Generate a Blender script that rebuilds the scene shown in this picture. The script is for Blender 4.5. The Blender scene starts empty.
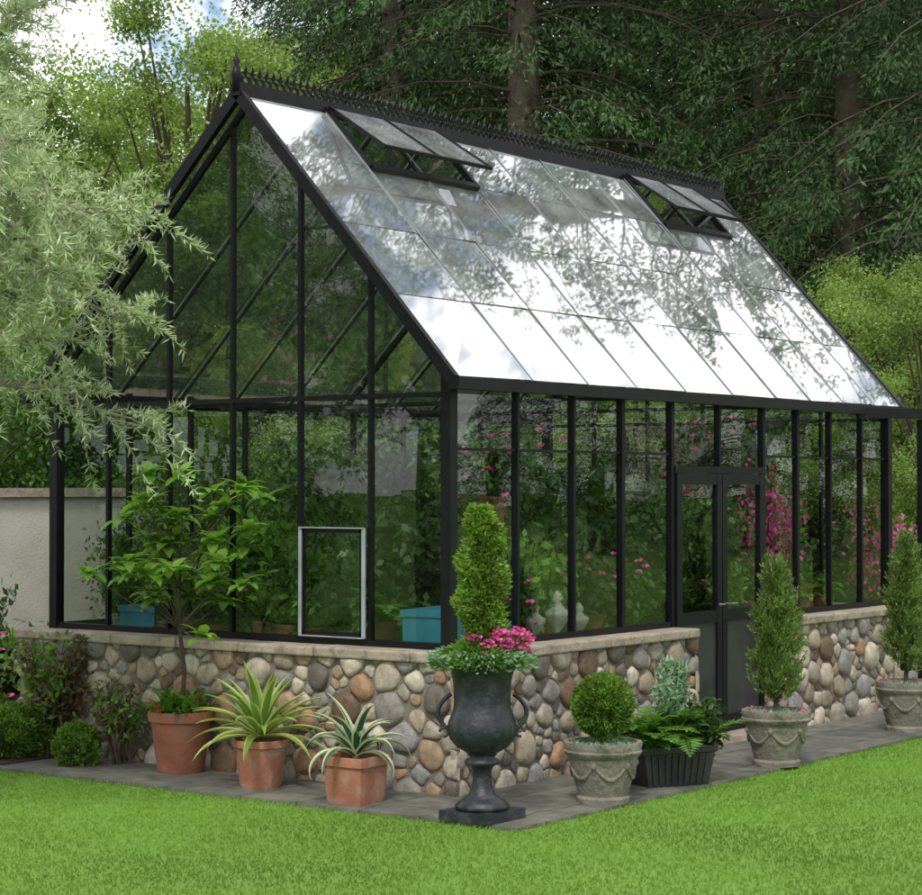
import bpy, math, random, numpy as np
from mathutils import Vector, Matrix
rng=np.random.default_rng(7); random.seed(7)
U=lambda a,b,n=None: rng.uniform(a,b,n)
C=bpy.context.scene.collection
# ------------------------------------------------------------------ helpers
def norm(v):
    v=np.asarray(v,float); return v/(np.linalg.norm(v,axis=-1,keepdims=True)+1e-9)
class Acc:
    def __init__(s): s.V=[];s.F=[];s.K=[];s.M=[];s.S=[];s.n=0
    def add(s,VF,m=0,smooth=False):
        V,F=VF;V=np.asarray(V,float).reshape(-1,3)
        if isinstance(F,np.ndarray):
            groups=[F]
        else:
            d={}
            for f in F: d.setdefault(len(f),[]).append(f)
            groups=[np.array(x) for x in d.values()]
        for g in groups:
            if len(g)==0: continue
            s.F.append((g+s.n).reshape(-1)); s.K.append(np.full(len(g),g.shape[1]))
            s.M.append(np.full(len(g),m)); s.S.append(np.full(len(g),smooth))
        s.V.append(V); s.n+=len(V); return s
    def mesh(s,name,mats):
        V=np.concatenate(s.V);F=np.concatenate(s.F);K=np.concatenate(s.K)
        me=bpy.data.meshes.new(name)
        me.vertices.add(len(V));me.vertices.foreach_set('co',V.astype(np.float32).ravel())
        me.loops.add(len(F));me.loops.foreach_set('vertex_index',F.astype(np.int32))
        me.polygons.add(len(K));st=np.concatenate([[0],np.cumsum(K)[:-1]])
        me.polygons.foreach_set('loop_start',st.astype(np.int32))
        for m in mats: me.materials.append(m)
        me.polygons.foreach_set('material_index',np.concatenate(s.M).astype(np.int32))
        me.polygons.foreach_set('use_smooth',np.concatenate(s.S).astype(bool))
        me.update(calc_edges=True); return me
    def build(s,name,mats,parent=None,loc=(0,0,0),rotz=0):
        return put(s.mesh(name,mats),name,parent,loc,rotz)
def put(me,name,parent=None,loc=(0,0,0),rotz=0,scale=1):
    o=bpy.data.objects.new(name,me);C.objects.link(o)
    o.location=loc;o.rotation_euler=(0,0,rotz)
    o.scale=(scale,)*3 if not hasattr(scale,'__len__') else scale
    if parent: o.parent=parent
    return o
def empty(name,loc=(0,0,0),rotz=0):
    o=bpy.data.objects.new(name,None);C.objects.link(o);o.location=loc;o.rotation_euler=(0,0,rotz);o.empty_display_size=.2;return o
def box(lo,hi):
    x0,y0,z0=lo;x1,y1,z1=hi
    V=[(x0,y0,z0),(x1,y0,z0),(x1,y1,z0),(x0,y1,z0),(x0,y0,z1),(x1,y0,z1),(x1,y1,z1),(x0,y1,z1)]
    return V,np.array([(0,3,2,1),(4,5,6,7),(0,1,5,4),(1,2,6,5),(2,3,7,6),(3,0,4,7)])
def bar(p,q,w,h,up=(0,0,1)):
    p=np.array(p,float);q=np.array(q,float);d=norm(q-p);s=norm(np.cross(d,up));u=np.cross(s,d)
    V=[]
    for b in (p,q):
        for i,j in ((-1,-1),(1,-1),(1,1),(-1,1)): V.append(b+s*i*w/2+u*j*h/2)
    return V,np.array([(0,1,2,3),(7,6,5,4),(0,4,5,1),(1,5,6,2),(2,6,7,3),(3,7,4,0)])
def tube(pts,rad,n=6,cap=True):
    pts=np.asarray(pts,float);m=len(pts);rad=np.broadcast_to(np.asarray(rad,float),(m,))
    T=norm(np.gradient(pts,axis=0));ref=np.array([0.31,0.17,0.93]) if abs(T[0,2])<.8 else np.array([.95,.2,.1])
    A=norm(np.cross(T,ref));B=np.cross(T,A);a=np.arange(n)*2*math.pi/n
    V=pts[:,None]+rad[:,None,None]*(A[:,None]*np.cos(a)[None,:,None]+B[:,None]*np.sin(a)[None,:,None])
    i=np.arange(m-1)[:,None]*n;j=np.arange(n)[None];k=(j+1)%n
    F=np.stack([i+j,i+k,i+n+k,i+n+j],-1).reshape(-1,4)
    return V.reshape(-1,3),F
def lathe(prof,n=40,sq=0,flute=None,c=(0,0,0)):
    prof=np.array(prof,float);a=np.arange(n)*2*math.pi/n
    k=np.ones(n)
    if sq: k=1/((np.abs(np.cos(a))**sq+np.abs(np.sin(a))**sq)**(1/sq))
    R=prof[:,0][:,None]*k[None]
    if flute:
        z0,z1,cnt,amp=flute
        w=((prof[:,1]>=z0)&(prof[:,1]<=z1)).astype(float)
        R=R*(1+amp*w[:,None]*np.abs(np.cos(a*cnt/2))[None])
    V=np.stack([R*np.cos(a),R*np.sin(a),np.broadcast_to(prof[:,1][:,None],R.shape)],-1).reshape(-1,3)+np.array(c)
    m=len(prof);i=np.arange(m-1)[:,None]*n;j=np.arange(n)[None];q=(j+1)%n
    return V,np.stack([i+j,i+q,i+n+q,i+n+j],-1).reshape(-1,4)
def rdir(n):
    v=rng.normal(size=(n,3));return norm(v)
def leaves(P,D,L,W,flat=None):
    n=len(P);D=norm(D);S=norm(np.cross(D,rdir(n) if flat is None else flat))
    L=np.broadcast_to(L,(n,))[:,None];W=np.broadcast_to(W,(n,))[:,None]
    V=np.stack([P,P+D*L*.42+S*W/2,P+D*L,P+D*L*.42-S*W/2],1).reshape(-1,3)
    return V,np.arange(4*n).reshape(n,4)
def strap(base,az,el,L,w,droop,nseg=10,gutter=.25,edge=.22):
    o=np.array([math.cos(az),math.sin(az),0]);s=np.array([-math.sin(az),math.cos(az),0]);z=np.array([0,0,1.])
    p=np.array(base,float);rows=[];e=el
    for i in range(nseg+1):
        t=i/nseg;ww=w*(0.55+.9*t if t<.4 else .91*(1-((t-.4)/.6)**1.7)+.0)
        ww=max(ww,.002);up=-o*math.sin(e)+z*math.cos(e)
        rows.append([p-s*ww/2+up*ww*gutter,p-s*ww*(.5-edge)+up*ww*gutter*.35,p,p+s*ww*(.5-edge)+up*ww*gutter*.35,p+s*ww/2+up*ww*gutter])
        p=p+(o*math.cos(e)+z*math.sin(e))*L/nseg;e-=droop/nseg*(0.5+t)
    V=np.array(rows).reshape(-1,3);Fc=[];Fe=[]
    for i in range(nseg):
        for j in range(4):
            f=(i*5+j,i*5+j+1,i*5+5+j+1,i*5+5+j);(Fe if j in(0,3) else Fc).append(f)
    return V,np.array(Fc),np.array(Fe)
def frond(acc,base,az,L,el=1.0,droop=1.6,lw=.35,nl=22,m=0,ms=1,lf=.2):
    o=np.array([math.cos(az),math.sin(az),0]);s=np.array([-math.sin(az),math.cos(az),0]);z=np.array([0,0,1.])
    p=np.array(base,float);pts=[];T=[];e=el;N=nl
    for i in range(N):
        pts.append(p);d=o*math.cos(e)+z*math.sin(e);T.append(d);p=p+d*L/N;e-=droop/N
    pts=np.array(pts);T=np.array(T);t=np.linspace(0,1,N);ll=L*lw*np.sin(np.pi*(t*.85+.12))
    up=np.cross(T,s)
    for sg in(-1,1):
        D=norm(s*sg+T*.45+rdir(N)*.12);acc.add(leaves(pts,D,ll,np.maximum(ll*lf,L/N*1.1),flat=up+rdir(N)*.2),m)
    acc.add(tube(pts,np.linspace(.005,.001,N),3),ms)
# ------------------------------------------------------------------ materials
def base_mat(name):
    m=bpy.data.materials.new(name);m.use_nodes=True;nt=m.node_tree;nt.nodes.clear()
    out=nt.nodes.new('ShaderNodeOutputMaterial');return m,nt,out
def N(nt,t,**k):
    n=nt.nodes.new(t)
    for a,b in k.items(): setattr(n,a,b)
    return n
def noise(nt,scale,detail=4,rough=.55,vec=None):
    n=N(nt,'ShaderNodeTexNoise');n.inputs['Scale'].default_value=scale;n.inputs['Detail'].default_value=detail;n.inputs['Roughness'].default_value=rough
    if vec: nt.links.new(vec,n.inputs['Vector'])
    return n
def ramp(nt,fac,stops,interp='LINEAR'):
    r=N(nt,'ShaderNodeValToRGB');r.color_ramp.interpolation=interp;el=r.color_ramp.elements
    while len(el)>1: el.remove(el[0])
    el[0].position=stops[0][0];el[0].color=(*stops[0][1],1) if len(stops[0][1])==3 else stops[0][1]
    for p,c in stops[1:]:
        e=el.new(p);e.color=(*c,1)
    nt.links.new(fac,r.inputs['Fac']);return r.outputs['Color']
def mixc(nt,fac,a,b,mode='MIX'):
    m=N(nt,'ShaderNodeMix',data_type='RGBA',blend_type=mode)
    def s(i,v):
        if hasattr(v,'default_value') or hasattr(v,'is_linked'): nt.links.new(v,m.inputs[i])
        else: m.inputs[i].default_value=v if i==0 else (*v,1)
    s(0,fac);s(6,a);s(7,b);return m.outputs[2]
def pmat(name,c1,c2=None,scale=4,rough=.7,bump=.0,bscale=40,metal=0,spec=.4,c3=None,s3=20,coat=0):
    m,nt,out=base_mat(name);b=N(nt,'ShaderNodeBsdfPrincipled');tc=N(nt,'ShaderNodeTexCoord').outputs['Object']
    col=None
    if c2 is not None:
        n=noise(nt,scale,5,.6,tc);col=ramp(nt,n.outputs['Fac'],[(.32,c1),(.68,c2)])
        if c3 is not None:
            n2=noise(nt,s3,5,.65,tc);f=ramp(nt,n2.outputs['Fac'],[(.5,(0,0,0)),(.68,(1,1,1))]);col=mixc(nt,f,col,c3)
        nt.links.new(col,b.inputs['Base Color'])
    else: b.inputs['Base Color'].default_value=(*c1,1)
    b.inputs['Roughness'].default_value=rough;b.inputs['Metallic'].default_value=metal;b.inputs['Specular IOR Level'].default_value=spec
    b.inputs['Coat Weight'].default_value=coat
    if bump:
        n=noise(nt,bscale,5,.6,tc);bp=N(nt,'ShaderNodeBump');bp.inputs['Strength'].default_value=bump;bp.inputs['Distance'].default_value=.02
        nt.links.new(n.outputs['Fac'],bp.inputs['Height']);nt.links.new(bp.outputs['Normal'],b.inputs['Normal'])
    nt.links.new(b.outputs[0],out.inputs[0]);return m
def fmat(name,c1,c2,trans=.3,rough=.5,clump=.6,cs=(.55,1.25),spec=.35,objrand=.0,tcol=1.6):
    m,nt,out=base_mat(name);b=N(nt,'ShaderNodeBsdfPrincipled');g=N(nt,'ShaderNodeNewGeometry');tc=N(nt,'ShaderNodeTexCoord').outputs['Object']
    col=mixc(nt,g.outputs['Random Per Island'],c1,c2)
    n=noise(nt,clump,2,.6,tc);v=N(nt,'ShaderNodeMapRange');nt.links.new(n.outputs['Fac'],v.inputs[0])
    v.inputs[1].default_value=.35;v.inputs[2].default_value=.65;v.inputs[3].default_value=cs[0];v.inputs[4].default_value=cs[1]
    val=v.outputs[0]
    if objrand:
        oi=N(nt,'ShaderNodeObjectInfo');mm=N(nt,'ShaderNodeMapRange');nt.links.new(oi.outputs['Random'],mm.inputs[0])
        mm.inputs[3].default_value=1-objrand;mm.inputs[4].default_value=1+objrand
        mu=N(nt,'ShaderNodeMath',operation='MULTIPLY');nt.links.new(val,mu.inputs[0]);nt.links.new(mm.outputs[0],mu.inputs[1]);val=mu.outputs[0]
    vm=N(nt,'ShaderNodeVectorMath',operation='SCALE');nt.links.new(col,vm.inputs[0]);nt.links.new(val,vm.inputs['Scale'])
    nt.links.new(vm.outputs[0],b.inputs['Base Color']);b.inputs['Roughness'].default_value=rough;b.inputs['Specular IOR Level'].default_value=spec
    t=N(nt,'ShaderNodeBsdfTranslucent');vm2=N(nt,'ShaderNodeVectorMath',operation='MULTIPLY');nt.links.new(vm.outputs[0],vm2.inputs[0]);vm2.inputs[1].default_value=(tcol*1.0,tcol,tcol*.6)
    nt.links.new(vm2.outputs[0],t.inputs[0]);mx=N(nt,'ShaderNodeMixShader');mx.inputs[0].default_value=trans
    nt.links.new(b.outputs[0],mx.inputs[1]);nt.links.new(t.outputs[0],mx.inputs[2]);nt.links.new(mx.outputs[0],out.inputs[0]);return m
M={}
M['black']=pmat('black_metal',(.003,.0035,.004),(.006,.007,.008),8,.42,.05,60,spec=.2)
M['grey']=pmat('aluminium',(.15,.165,.17),(.22,.24,.25),6,.45,metal=.4)
M['white']=pmat('light_frame',(.2,.23,.25),(.29,.32,.34),6,.4)
M['terra']=pmat('terracotta',(.19,.07,.04),(.30,.115,.062),5,.88,.3,30,c3=(.18,.115,.085),s3=9)
M['terra2']=pmat('terracotta_pale',(.25,.10,.06),(.35,.155,.095),5,.88,.3,30,c3=(.31,.225,.165),s3=8)
M['stonepot']=pmat('weathered_stone',(.13,.12,.095),(.24,.22,.18),6,.9,.6,35,c3=(.07,.075,.045),s3=9)
M['urn']=pmat('cast_iron_black',(.009,.011,.015),(.022,.026,.033),7,.42,.25,45,c3=(.042,.046,.048),s3=14)
M['trough']=pmat('black_planter',(.012,.013,.013),(.025,.026,.026),7,.5,.2,40)
M['soil']=pmat('soil',(.025,.017,.011),(.06,.042,.028),14,.95,.9,50)
M['bark']=pmat('bark',(.035,.027,.02),(.085,.067,.05),6,.9,.9,18)
M['bark_l']=pmat('bark_light',(.14,.125,.1),(.24,.22,.18),6,.9,.8,18)
M['sill']=pmat('sill_sandstone',(.24,.2,.15),(.37,.31,.24),5,.85,.5,22,c3=(.16,.14,.105),s3=14)
M['mortar']=pmat('mortar',(.13,.115,.09),(.21,.185,.15),14,.95,.7,40)
M['stucco']=pmat('stucco',(.42,.4,.34),(.5,.48,.42),3,.9,.3,40)
M['brick']=pmat('brick_edging',(.3,.13,.1),(.42,.22,.17),6,.85,.4,30)
M['teal']=pmat('teal_plastic',(.012,.13,.18),(.022,.18,.24),4,.5)
M['wood']=pmat('bench_wood',(.10,.075,.05),(.17,.13,.09),5,.8,.3,20)
M['floor']=pmat('gravel_floor',(.07,.063,.055),(.14,.125,.1),30,.95,.8,60)
M['pale']=pmat('pale_stone',(.25,.245,.22),(.36,.35,.31),6,.85,.3,30)
M['dpanel']=pmat('door_panel',(.022,.025,.027),(.038,.041,.043),3,.3)
def cobble_mat():
    m,nt,out=base_mat('river_stone');b=N(nt,'ShaderNodeBsdfPrincipled');g=N(nt,'ShaderNodeNewGeometry');tc=N(nt,'ShaderNodeTexCoord').outputs['Object']
    cols=[(0,(.26,.22,.165)),(.12,(.36,.315,.24)),(.24,(.21,.2,.185)),(.34,(.45,.41,.34)),(.45,(.14,.09,.055)),(.52,(.30,.22,.145)),(.60,(.235,.235,.24)),(.71,(.38,.34,.27)),(.81,(.12,.105,.09)),(.88,(.30,.185,.11)),(.93,(.3,.27,.225))]
    c=ramp(nt,g.outputs['Random Per Island'],cols,'CONSTANT')
    n=noise(nt,16,6,.65,tc);f=ramp(nt,n.outputs['Fac'],[(.3,(.55,.53,.5)),(.7,(1.3,1.26,1.2))]);c2=mixc(nt,1.0,c,f,'MULTIPLY')
    nt.links.new(c2,b.inputs['Base Color']);b.inputs['Roughness'].default_value=.72
    bp=N(nt,'ShaderNodeBump');bp.inputs['Strength'].default_value=.5;bp.inputs['Distance'].default_value=.012;n2=noise(nt,45,5,.65,tc)
    nt.links.new(n2.outputs['Fac'],bp.inputs['Height']);nt.links.new(bp.outputs[0],b.inputs['Normal']);nt.links.new(b.outputs[0],out.inputs[0]);return m
M['cobble']=cobble_mat()
def patio_mat():
    m,nt,out=base_mat('patio_flagstone');b=N(nt,'ShaderNodeBsdfPrincipled');tc=N(nt,'ShaderNodeTexCoord').outputs['Object']
    br=N(nt,'ShaderNodeTexBrick');br.inputs['Scale'].default_value=1;br.inputs['Brick Width'].default_value=.62;br.inputs['Row Height'].default_value=.46;br.inputs['Mortar Size'].default_value=.008
    br.inputs['Color1'].default_value=(.095,.095,.088,1);br.inputs['Color2'].default_value=(.14,.135,.12,1);br.inputs['Mortar'].default_value=(.06,.06,.048,1)
    nw=noise(nt,3,3,.5,tc);ad=N(nt,'ShaderNodeVectorMath',operation='MULTIPLY_ADD');nt.links.new(nw.outputs['Color'],ad.inputs[0]);ad.inputs[1].default_value=(.08,.08,0);nt.links.new(tc,ad.inputs[2]);nt.links.new(ad.outputs[0],br.inputs['Vector'])
    n=noise(nt,5,6,.7,tc);f=ramp(nt,n.outputs['Fac'],[(.3,(.45,.49,.43)),(.7,(1.45,1.4,1.3))]);c=mixc(nt,1.0,br.outputs['Color'],f,'MULTIPLY')
    nt.links.new(c,b.inputs['Base Color']);b.inputs['Roughness'].default_value=.7
    bp=N(nt,'ShaderNodeBump');bp.inputs['Strength'].default_value=.3;bp.inputs['Distance'].default_value=.01;nt.links.new(br.outputs['Fac'],bp.inputs['Height']);bp.invert=True
    nt.links.new(bp.outputs[0],b.inputs['Normal']);nt.links.new(b.outputs[0],out.inputs[0]);return m
M['patio']=patio_mat()
def glass(name,fac,tint,rough=.0,bump=.0,haze=0):
    m,nt,out=base_mat(name);t=N(nt,'ShaderNodeBsdfTransparent');t.inputs[0].default_value=(*tint,1)
    g=N(nt,'ShaderNodeBsdfGlossy');g.inputs['Roughness'].default_value=rough;g.inputs['Color'].default_value=(1,1,1,1)
    lw=N(nt,'ShaderNodeLayerWeight');lw.inputs['Blend'].default_value=.5
    mr=N(nt,'ShaderNodeMapRange');nt.links.new(lw.outputs['Facing'],mr.inputs[0]);mr.inputs[3].default_value=fac[0];mr.inputs[4].default_value=fac[1]
    tc=N(nt,'ShaderNodeTexCoord').outputs['Object']
    if bump:
        n=noise(nt,1.5,2,.5,tc);bp=N(nt,'ShaderNodeBump');bp.inputs['Strength'].default_value=bump;bp.inputs['Distance'].default_value=.02
        nt.links.new(n.outputs['Fac'],bp.inputs['Height']);nt.links.new(bp.outputs[0],g.inputs['Normal'])
    mx=N(nt,'ShaderNodeMixShader');nt.links.new(mr.outputs[0],mx.inputs[0]);nt.links.new(t.outputs[0],mx.inputs[1]);nt.links.new(g.outputs[0],mx.inputs[2])
    res=mx.outputs[0]
    if haze:
        d=N(nt,'ShaderNodeBsdfDiffuse');d.inputs[0].default_value=(.66,.69,.71,1);m2=N(nt,'ShaderNodeMixShader')
        n=noise(nt,2.2,5,.65,tc);q=N(nt,'ShaderNodeMapRange');nt.links.new(n.outputs['Fac'],q.inputs[0]);q.inputs[1].default_value=.35;q.inputs[2].default_value=.7;q.inputs[3].default_value=haze*.4;q.inputs[4].default_value=haze*1.6
        nt.links.new(q.outputs[0],m2.inputs[0]);nt.links.new(res,m2.inputs[1]);nt.links.new(d.outputs[0],m2.inputs[2]);res=m2.outputs[0]
    nt.links.new(res,out.inputs[0]);return m
M['glass']=glass('wall_glass',(.02,.16),(.80,.84,.82),0,.03)
M['roofglass']=glass('roof_glass',(.2,1.1),(.8,.85,.84),.022,.03,.15)
M['conifer']=fmat('conifer_needles',(.024,.066,.02),(.08,.145,.042),.25,.6,.5,(.35,1.45),objrand=.35)
M['decid']=fmat('deciduous_leaves',(.15,.25,.05),(.30,.40,.11),.45,.5,.6,(.55,1.3),objrand=.15)
M['shrubm']=fmat('shrub_leaves',(.045,.11,.02),(.11,.21,.04),.35,.5,1.0,(.4,1.25),objrand=.3)
M['silver']=fmat('silver_leaves',(.30,.40,.22),(.50,.58,.36),.35,.5,1.6,(.6,1.2),tcol=1.25)
M['citrus']=fmat('citrus_leaves',(.11,.24,.035),(.24,.41,.07),.4,.35,3,(.75,1.15))
M['box']=fmat('boxwood_leaves',(.06,.145,.015),(.16,.28,.04),.3,.5,9,(.6,1.25))
M['topi']=fmat('topiary_leaves',(.10,.20,.025),(.21,.33,.05),.3,.5,9,(.5,1.25))
M['cyp']=fmat('cypress_leaves',(.08,.15,.03),(.18,.26,.06),.25,.55,7,(.5,1.25))
M['fern']=fmat('fern_leaves',(.06,.165,.02),(.15,.30,.045),.35,.45,5,(.7,1.2),objrand=.2)
M['dark']=fmat('dark_leaves',(.025,.07,.018),(.085,.16,.03),.3,.4,4,(.5,1.25),objrand=.3)
M['yel']=fmat('yellow_green_leaves',(.23,.30,.04),(.38,.40,.08),.4,.5,4,(.7,1.2))
M['agave_c']=fmat('agave_green',(.12,.23,.04),(.18,.3,.055),.2,.4,6,(.85,1.1))
M['agave_e']=fmat('agave_edge',(.34,.40,.10),(.41,.46,.14),.2,.4,6,(.85,1.1))
M['vag_c']=fmat('variegated_green',(.03,.09,.055),(.05,.13,.075),.15,.35,6,(.9,1.1))
M['vag_e']=fmat('variegated_cream',(.46,.49,.3),(.54,.56,.38),.2,.4,6,(.9,1.1))
M['grey_l']=fmat('blue_grey_leaves',(.15,.26,.16),(.27,.39,.25),.25,.5,6,(.7,1.2))
M['pink']=fmat('pink_petals',(.55,.04,.3),(.8,.2,.5),.35,.5,6,(.85,1.1))
M['red']=fmat('red_petals',(.4,.03,.03),(.5,.08,.05),.35,.5,6,(.85,1.1))
M['purp']=fmat('purple_leaves',(.07,.05,.03),(.14,.1,.05),.3,.5,6,(.7,1.2))
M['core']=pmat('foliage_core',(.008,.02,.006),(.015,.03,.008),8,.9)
# ------------------------------------------------------------------ dims (metres)
Wd,Ln,zs,ze,za,o=3.52,6.3,.88,2.56,4.52,.18
yr=1.65; e=.13; e2=.03; ov=.13
postx=[0,.72,1.38,2.0,2.67,3.36,4.05,4.62,5.2,5.78,6.3]
posty=[0,.62,1.21,1.81,2.40,2.99,3.52]
def rz(y):
    return ze+(za-ze)*((y+ov)/(yr+ov)) if y<=yr else ze+(za-ze)*((Wd+ov-y)/(Wd+ov-yr))
GH=empty('greenhouse')
def cobbles(acc,org,ua,nr,L,Hh,seed,hole=None):
    r=np.random.default_rng(seed);pts=[];rad=[]
    for size,tries in ((.10,22*L),(.074,140*L),(.052,700*L),(.034,1500*L)):
        for _ in range(int(tries)):
            p=r.uniform([-.02,0.0],[L+.02,Hh]);s=size*r.uniform(.8,1.2)
            if all((p[0]-q[0])**2*.75+(p[1]-q[1])**2*1.2>(.92*(s+t))**2 for q,t in zip(pts,rad)): pts.append(p);rad.append(s)
    P=np.array(pts);R=np.array(rad);a=np.arange(22)*2*math.pi/22;z=np.array([0,0,1.])
    for i in range(len(P)):
        d=P-P[i];ds=np.hypot(d[:,0],d[:,1]);k=(ds>1e-6)&(ds<.4);d=d[k];ds=ds[k];ph=np.arctan2(d[:,1],d[:,0])
        h=np.maximum((ds**2+R[i]**2-R[k]**2)/(2*ds),.012)-.004
        cc=np.maximum(np.cos(a[:,None]-ph[None]),0)/h[None]
        inv=(cc**9).sum(1)+(1/(R[i]*1.5))**9
        rr=inv**(-1/9)*(1+.05*np.sin(a*2+r.uniform(0,6))+.035*np.sin(a*3+r.uniform(0,6)))
        dome=R[i]*r.uniform(.32,.55)
        tl=r.uniform(-.35,.35,2);rows=[]
        for s,hh in ((1,-.25),(.97,.3),(.86,.66),(.64,.88),(.36,.97)):
            x=P[i,0]+rr*s*np.cos(a);y=np.clip(P[i,1]+rr*s*np.sin(a),0.003,Hh-.003)
            x=np.clip(x,-.03,L+.03)
            dd=dome*(hh+tl[0]*s*np.cos(a)*.5+tl[1]*s*np.sin(a)*.5)
            rows.append(org+ua*x[:,None]+z*y[:,None]+nr*dd[:,None])
        V=np.concatenate(rows+[(org+ua*P[i,0]+z*np.clip(P[i,1],.01,Hh-.01)+nr*dome)[None]])
        F=[]
        for q in range(4):
            for j in range(22): F.append((q*22+j,q*22+(j+1)%22,q*22+22+(j+1)%22,q*22+22+j))
        for j in range(22): F.append((88+j,88+(j+1)%22,110))
        acc.add((V,F),0,True)
A=Acc();hz=zs-.065
cobbles(A,np.array([-o,Wd+o,0.]),np.array([0,-1.,0]),np.array([-1.,0,0]),Wd+2*o,hz,1)
cobbles(A,np.array([-o,-o,0.]),np.array([1.,0,0]),np.array([0,-1.,0]),2.67+o,hz,2)
cobbles(A,np.array([4.05,-o,0.]),np.array([1.,0,0]),np.array([0,-1.,0]),Ln+o-4.05,hz,3)
cobbles(A,np.array([2.67,-o,0.]),np.array([0,1.,0]),np.array([1.,0,0]),.26,hz,4)
cobbles(A,np.array([4.05,.08,0.]),np.array([0,-1.,0]),np.array([-1.,0,0]),.26,hz,5)
A.build('stone_cobbles',[M['cobble']],GH)
A=Acc();t=.10
A.add(box((-o,-o,-.1),(2.67,t,hz)));A.add(box((4.05,-o,-.1),(Ln+o,t,hz)));A.add(box((-o,t,-.1),(t,Wd-t,hz)));A.add(box((Ln-t,t,-.1),(Ln+o,Wd-t,hz)));A.add(box((-o,Wd-t,-.1),(Ln+o,Wd+o,hz)))
A.build('stone_wall_core',[M['mortar']],GH)
A=Acc();s0=-o-.055
def slabs(p0,p1,axis,w0,w1):
    x=p0
    while x<p1-.05:
        l=U(.5,.8);x2=min(x+l,p1)
        if p1-x2<.25:x2=p1
        g=.003;j=U(-.006,.006)
        if axis==0:A.add(box((x+g,w0+j,hz),(x2-g,w1,zs+U(-.003,.003))))
        else:A.add(box((w0+j,x+g,hz),(w1,x2-g,zs+U(-.003,.003))))
        x=x2
slabs(s0,2.70,0,s0,.13);slabs(4.02,Ln-s0,0,s0,.13);slabs(.133,Wd-s0,1,s0,.13);slabs(.133,Ln-s0-.4,0,Wd-.13,Wd-s0);slabs(.133,Wd-.14,1,Ln-.13,Ln-s0)
ob=A.build('sill_cap',[M['sill']],GH);bv=ob.modifiers.new('b','BEVEL');bv.width=.012;bv.segments=2
# --- frame
A=Acc();up=(0,1,0)
def vpost(x,y,z0,z1,wx,wy): A.add(box((x-wx/2,y-wy/2,z0),(x+wx/2,y+wy/2,z1)))
for (x,y) in ((0,0),(Ln,0),(0,Wd),(Ln,Wd)): vpost(x,y,zs,ze+.03,.075,.075)
for i,x in enumerate(postx[1:-1]):
    w=.04 if i in(2,3,5,6) else .026
    vpost(x,0,.04 if i in(3,5) else (2.02 if i==4 else zs),ze+.03,w,.05)
for x in postx[1:-1]: vpost(x,Wd,zs,ze+.03,.03,.04)
for y in posty[1:-1]:
    for x in(0,Ln): vpost(x,y,zs,rz(y)-.03,.04,.024)
for y in(0,Wd):
    rng_=((0,2.67),(4.05,Ln)) if y==0 else ((0,Ln),)
    for a,b in rng_: A.add(bar((a+.04,y,zs+.022),(b-.04,y,zs+.022),.052,.04))
    A.add(bar((.04,y,ze-.02),(Ln-.04,y,ze-.02),.06,.06))
A.add(bar((2.69,0,2.02),(4.03,0,2.02),.066,.05))
A.add(bar((.02,0.001,2.13),(2.65,0.001,2.13),.026,.018));A.add(bar((4.07,0.001,2.13),(Ln-.02,.001,2.13),.026,.018))
for x in(0,Ln):
    A.add(bar((x,.04,zs+.022),(x,Wd-.04,zs+.022),.052,.04))
    A.add(bar((x,.04,ze-.09),(x,Wd-.04,ze-.09),.046,.03))
nf=norm(np.array([0,-(za-ze),yr+ov]));nb=norm(np.array([0,(za-ze),Wd+ov-yr]))
for x in(-e,Ln+e2):
    A.add(bar((x,-ov,ze-.01),(x,yr,za-.01),.045,.075,up=nf));A.add(bar((x,Wd+ov,ze-.01),(x,yr,za-.01),.045,.075,up=nb))
for i,x in enumerate(postx[:-1]):
    k=1 if i%5==0 else .4
    A.add(bar((x,-ov,ze-.035*k),(x,yr,za-.035*k),.024*k+.002,.045*k,up=nf));A.add(bar((x,Wd+ov,ze-.035*k),(x,yr,za-.035*k),.024*k+.002,.045*k,up=nb))
A.add(bar((-e-.03,yr,za+.01),(Ln+e2+.03,yr,za+.01),.09,.085))
A.add(bar((-e-.045,-ov-.035,ze-.03),(Ln+e2+.045,-ov-.035,ze-.03),.08,.075));A.add(bar((-e-.045,Wd+ov+.035,ze-.03),(Ln+e2+.045,Wd+ov+.035,ze-.03),.08,.075))
for x in(2.0,4.05): A.add(bar((x,0,ze-.05),(x,Wd,ze-.05),.03,.03))
A.build('frame',[M['black']],GH)
A=Acc();x=-e;a12=np.linspace(0,2*math.pi,13)
zr=za+.052
while x<Ln+e2:
    c=np.array([x,yr,zr+.03]);A.add(tube(np.stack([c[0]+.028*np.cos(a12),np.full(13,yr),c[2]+.028*np.sin(a12)],1),.009,4))
    A.add(tube([(x,yr,zr+.05),(x,yr,zr+.085),(x,yr,zr+.1),(x,yr,zr+.135)],[.008,.010,.017,.001],4))
    for s in(-1,1): A.add(tube([(x,yr,zr+.06),(x+s*.018,yr,zr+.085),(x+s*.03,yr,zr+.08)],[.007,.008,.005],4))
    A.add(tube([(x+.035,yr,zr-.01),(x+.035,yr,zr+.05),(x+.035,yr,zr+.07)],[.008,.011,.001],4))
    x+=.07
A.add(bar((-e,yr,zr+.004),(Ln+e2,yr,zr+.004),.02,.02));
for x in(-e-.02,Ln+e2+.02):
    k=1 if x<0 else .6
    A.add(lathe([(0.001,-.06),(.035,-.05),(.03,.02*k),(.045*k,.05*k),(.03*k,.09*k),(.016*k,.12*k),(.026*k,.15*k),(.012*k,.17*k),(.008*k,.19*k),(.001,.22*k)],10,c=(x,yr,zr)),0,True)
A.build('ridge_cresting',[M['black']],GH)
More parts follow.
